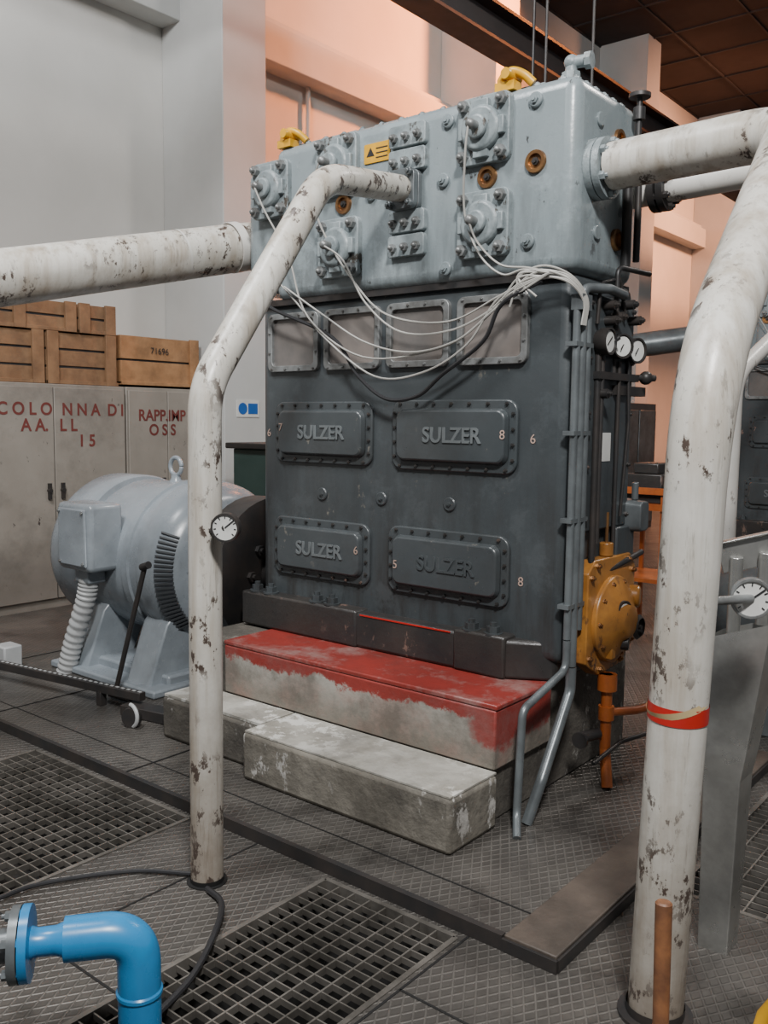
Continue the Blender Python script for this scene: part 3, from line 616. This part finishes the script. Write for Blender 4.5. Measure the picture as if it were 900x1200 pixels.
crate('wooden_crate.002',4.74,5.60,1.89,2.33,m_wood,nb=2,bat=(.98,))
crate('wooden_crate.003',3.3,4.3,2.302,2.55,m_wood2,nb=2,bat=(0,.5,1))
crate('wooden_crate.004',4.33,4.68,2.302,2.55,m_wood2,nb=2,bat=(0,1))
text('71696',(-6.83,5.15,2.20),.08,m_dkst,D.objects['wooden_crate.002'],'x','stencil',.0006)
sg=empty('safety_sign')
B().box(-6.53,-6.522,5.80,6.08,1.62,1.78).done('board',m_dial,sg)
B().cyl((-6.522,5.87,1.70),(-6.518,5.87,1.70),.055,24).box(-6.522,-6.519,5.94,6.06,1.65,1.75).done('symbol',m_sblue,sg)
ge=empty('green_control_box')
b=B(); b.box(-5.9,-5.2,5.2,5.7,0,1.35).done('housing',m_green,ge,bevel=.01)
b=B(); b.box(-5.95,-5.15,5.15,5.75,1.35,1.40).done('top',m_dkst,ge,bevel=.01)
tt=empty('orange_trolley')
b=B(); b.box(-3.0,-2.6,6.5,7.0,.95,1.0)
for x in(-2.98,-2.64):
    for y in(6.52,6.96): b.box(x,x+.03,y,y+.03,0,1.1)
b.box(-3.0,-2.6,6.5,6.53,1.07,1.12).box(-3.0,-2.6,6.5,7.0,.4,.43).done('frame',m_orp,tt)
B().box(-2.95,-2.65,6.55,6.95,1.0,1.22).box(-2.9,-2.7,6.6,6.9,1.22,1.3).done('tool_box',m_base,tt,bevel=.01)
sw=empty('switchgear_cabinet')
b=B(); b.box(-6.4,-5.6,10.9,13.5,0,1.9); b.done('housing',m_body,sw,bevel=.01)
b=B()
for k in range(4): b.box(-5.6,-5.58,10.95+k*.64,11.55+k*.64,.1,1.8)
b.done('doors',m_cond,sw,bevel=.01)
am=empty('auxiliary_pump')
b=B(); b.box(-1.75,-1.15,4.75,5.5,0,.35).lathe((-1.7,5.1,.62),(1,0,0),[(0,0),(0,.2),(.1,.24),(.4,.24),(.5,.16),(.6,.12),(.6,0)],24)
b.tube(fillet([(-1.3,5.1,.7),(-1.3,5.1,1.1),(-.9,4.9,1.1),(-.9,4.9,.9)],.1),.05); b.done('casing',m_cond,am,bevel=.01)
# ------------------------------------------------------------ right hand side
du=empty('galvanised_duct')
b=B(); secs=[(-.86,2.72,.045,.05,.0),(-.855,2.72,.055,.06,.55),(-.85,2.72,.062,.065,.62),(-.83,2.74,.095,.08,1.0)]
R_=[]
for cx,cy,w,d,z in secs:
    tl=.0 if z<.9 else .035
    R_.append([b.bm.verts.new((cx+sx*w,cy+sy*d,z+sx*tl)) for sx,sy in((-1,-1),(1,-1),(1,1),(-1,1))])
for a,c in zip(R_,R_[1:]):
    for i in range(4): b.bm.faces.new((a[i],a[(i+1)%4],c[(i+1)%4],c[i]))
b.done('sheet',m_galv,du,bevel=.004,smooth=False)
b=B(); b.bar((-.93,2.78,1.19),(-.62,2.9,1.28),.02,.09); b.bar((-.93,2.78,1.24),(-.62,2.9,1.335),.05,.006)
b.cyl((-.88,2.78,.95),(-.88,2.78,1.2),.02).cyl((-.8,2.80,1.0),(-.8,2.80,1.22),.022).tube(fillet([(-.86,2.8,1.1),(-.7,2.85,1.1),(-.65,2.9,1.0)],.04),.02)
b.done('support_bracket',m_galv,du,bevel=.002)
wh=empty('wooden_tool_handle')
B().cyl((-.69,1.84,0),(-.715,1.88,.545),.017,14,r2=.019,c=.004).done('shaft',m_hand,wh)
yb=empty('yellow_guard_rail')
B().tube([(-.57,1.9,-.0),(-.495,1.9,.36),(-.25,1.95,.8)],.018).done('rail',m_yel,yb)
# ------------------------------------------------------------ blue pipe bottom left
bl=empty('blue_pipe_elbow')
u=V((-.62,-.785,0)).normalized(); c0=V((-1.765,1.245,0)); zt=V((0,0,.36))
p0=c0+u*.17+zt
B().tube(fillet([c0,c0+zt,p0],.09,14),.052,28).lathe(c0+V((0,0,.20)),(0,0,1),[(0,.052),(.004,.056),(.012,.056),(.016,.052)],28).done('elbow',m_blue,bl)
b=B(); b.lathe(p0-u*.03,u,[(0,.052),(.05,.034),(.09,.033),(.11,.04)],24); flange(b,p0+u*.075,u,.088,.02,6,.012); b.done('reducer_flange',m_blue,bl)
b=B(); flange(b,p0+u*.098,u,.088,.02,6,.012); b.cyl(p0+u*.118,p0+u*.24,.04).sph(p0+u*.24,.06); b.cyl(p0+u*.24-zt,p0+u*.24,.045); b.done('check_valve',m_cond,bl)
B().lathe((-1.765,1.245,0),(0,0,1),[(0,0),(0,.08),(.012,.08),(.012,.053)],24).done('floor_collar',m_dkst,bl)
fc=empty('floor_cables')
b=B(); b.tube(spline([(-2.30,1.90,.012),(-2.18,1.86,.02),(-2.05,1.72,.03),(-1.95,1.55,.012),(-1.88,1.35,.012),(-1.8,1.1,.012)],8),.010,8)
b.tube(spline([(-2.42,1.93,.012),(-2.6,1.8,.012),(-2.75,1.55,.015),(-2.78,1.35,.015),(-2.9,.9,.015)],8),.008,8)
b.done('cable',m_blk,fc)
# ------------------------------------------------------------ lighting
def area(name,loc,tgt,size,energy,col,spread=180):
    l=D.lights.new(name,'AREA'); l.shape='DISK'; l.size=size; l.energy=energy; l.color=col; l.spread=math.radians(spread)
    o=D.objects.new(name,l); SC.collection.objects.link(o); o.location=loc
    o.rotation_euler=(V(tgt)-V(loc)).to_track_quat('-Z','Y').to_euler(); return o
area('ceiling_lamp_key',(.9,-.4,5.6),(-2.6,3.2,.8),.7,500,(1,.99,.975))
area('ceiling_lamp_left',(-3.2,.2,6.8),(-6.6,4.5,2.6),1.4,420,(.985,.99,1))
area('sodium_lamp_far',(-4.2,11.2,7.4),(-7.2,9.6,5.6),.6,430,(1,.26,.06),110)
area('sodium_lamp_back',(-3.0,18,7.4),(-7.2,17,4.0),1.0,400,(1,.40,.20),110)
area('ceiling_lamp_far',(-.2,8.5,6.8),(-2.4,6.0,1.0),1.0,180,(1,.93,.87))
w=D.worlds.new('world'); SC.world=w; w.use_nodes=True
w.node_tree.nodes['Background'].inputs[0].default_value=(.88,.92,1,1); w.node_tree.nodes['Background'].inputs[1].default_value=.15
# ------------------------------------------------------------ camera
f=1059.0; yaw,pi_,ro=[math.radians(v) for v in(39.11,5.77,.65)]
F=V((-math.sin(yaw)*math.cos(pi_),math.cos(yaw)*math.cos(pi_),-math.sin(pi_)))
R0=V((math.cos(yaw),math.sin(yaw),0)); U0=R0.cross(F); R=R0*math.cos(ro)+U0*math.sin(ro); U=R.cross(F)
cam=D.cameras.new('camera'); co=D.objects.new('camera',cam); SC.collection.objects.link(co)
m=M((R,U,-F)).transposed().to_4x4(); m.translation=(0,0,1.6); co.matrix_world=m
cam.sensor_width=36; cam.sensor_fit='AUTO'; cam.lens=f/1200*36; cam.clip_start=.05; cam.clip_end=100
SC.camera=co
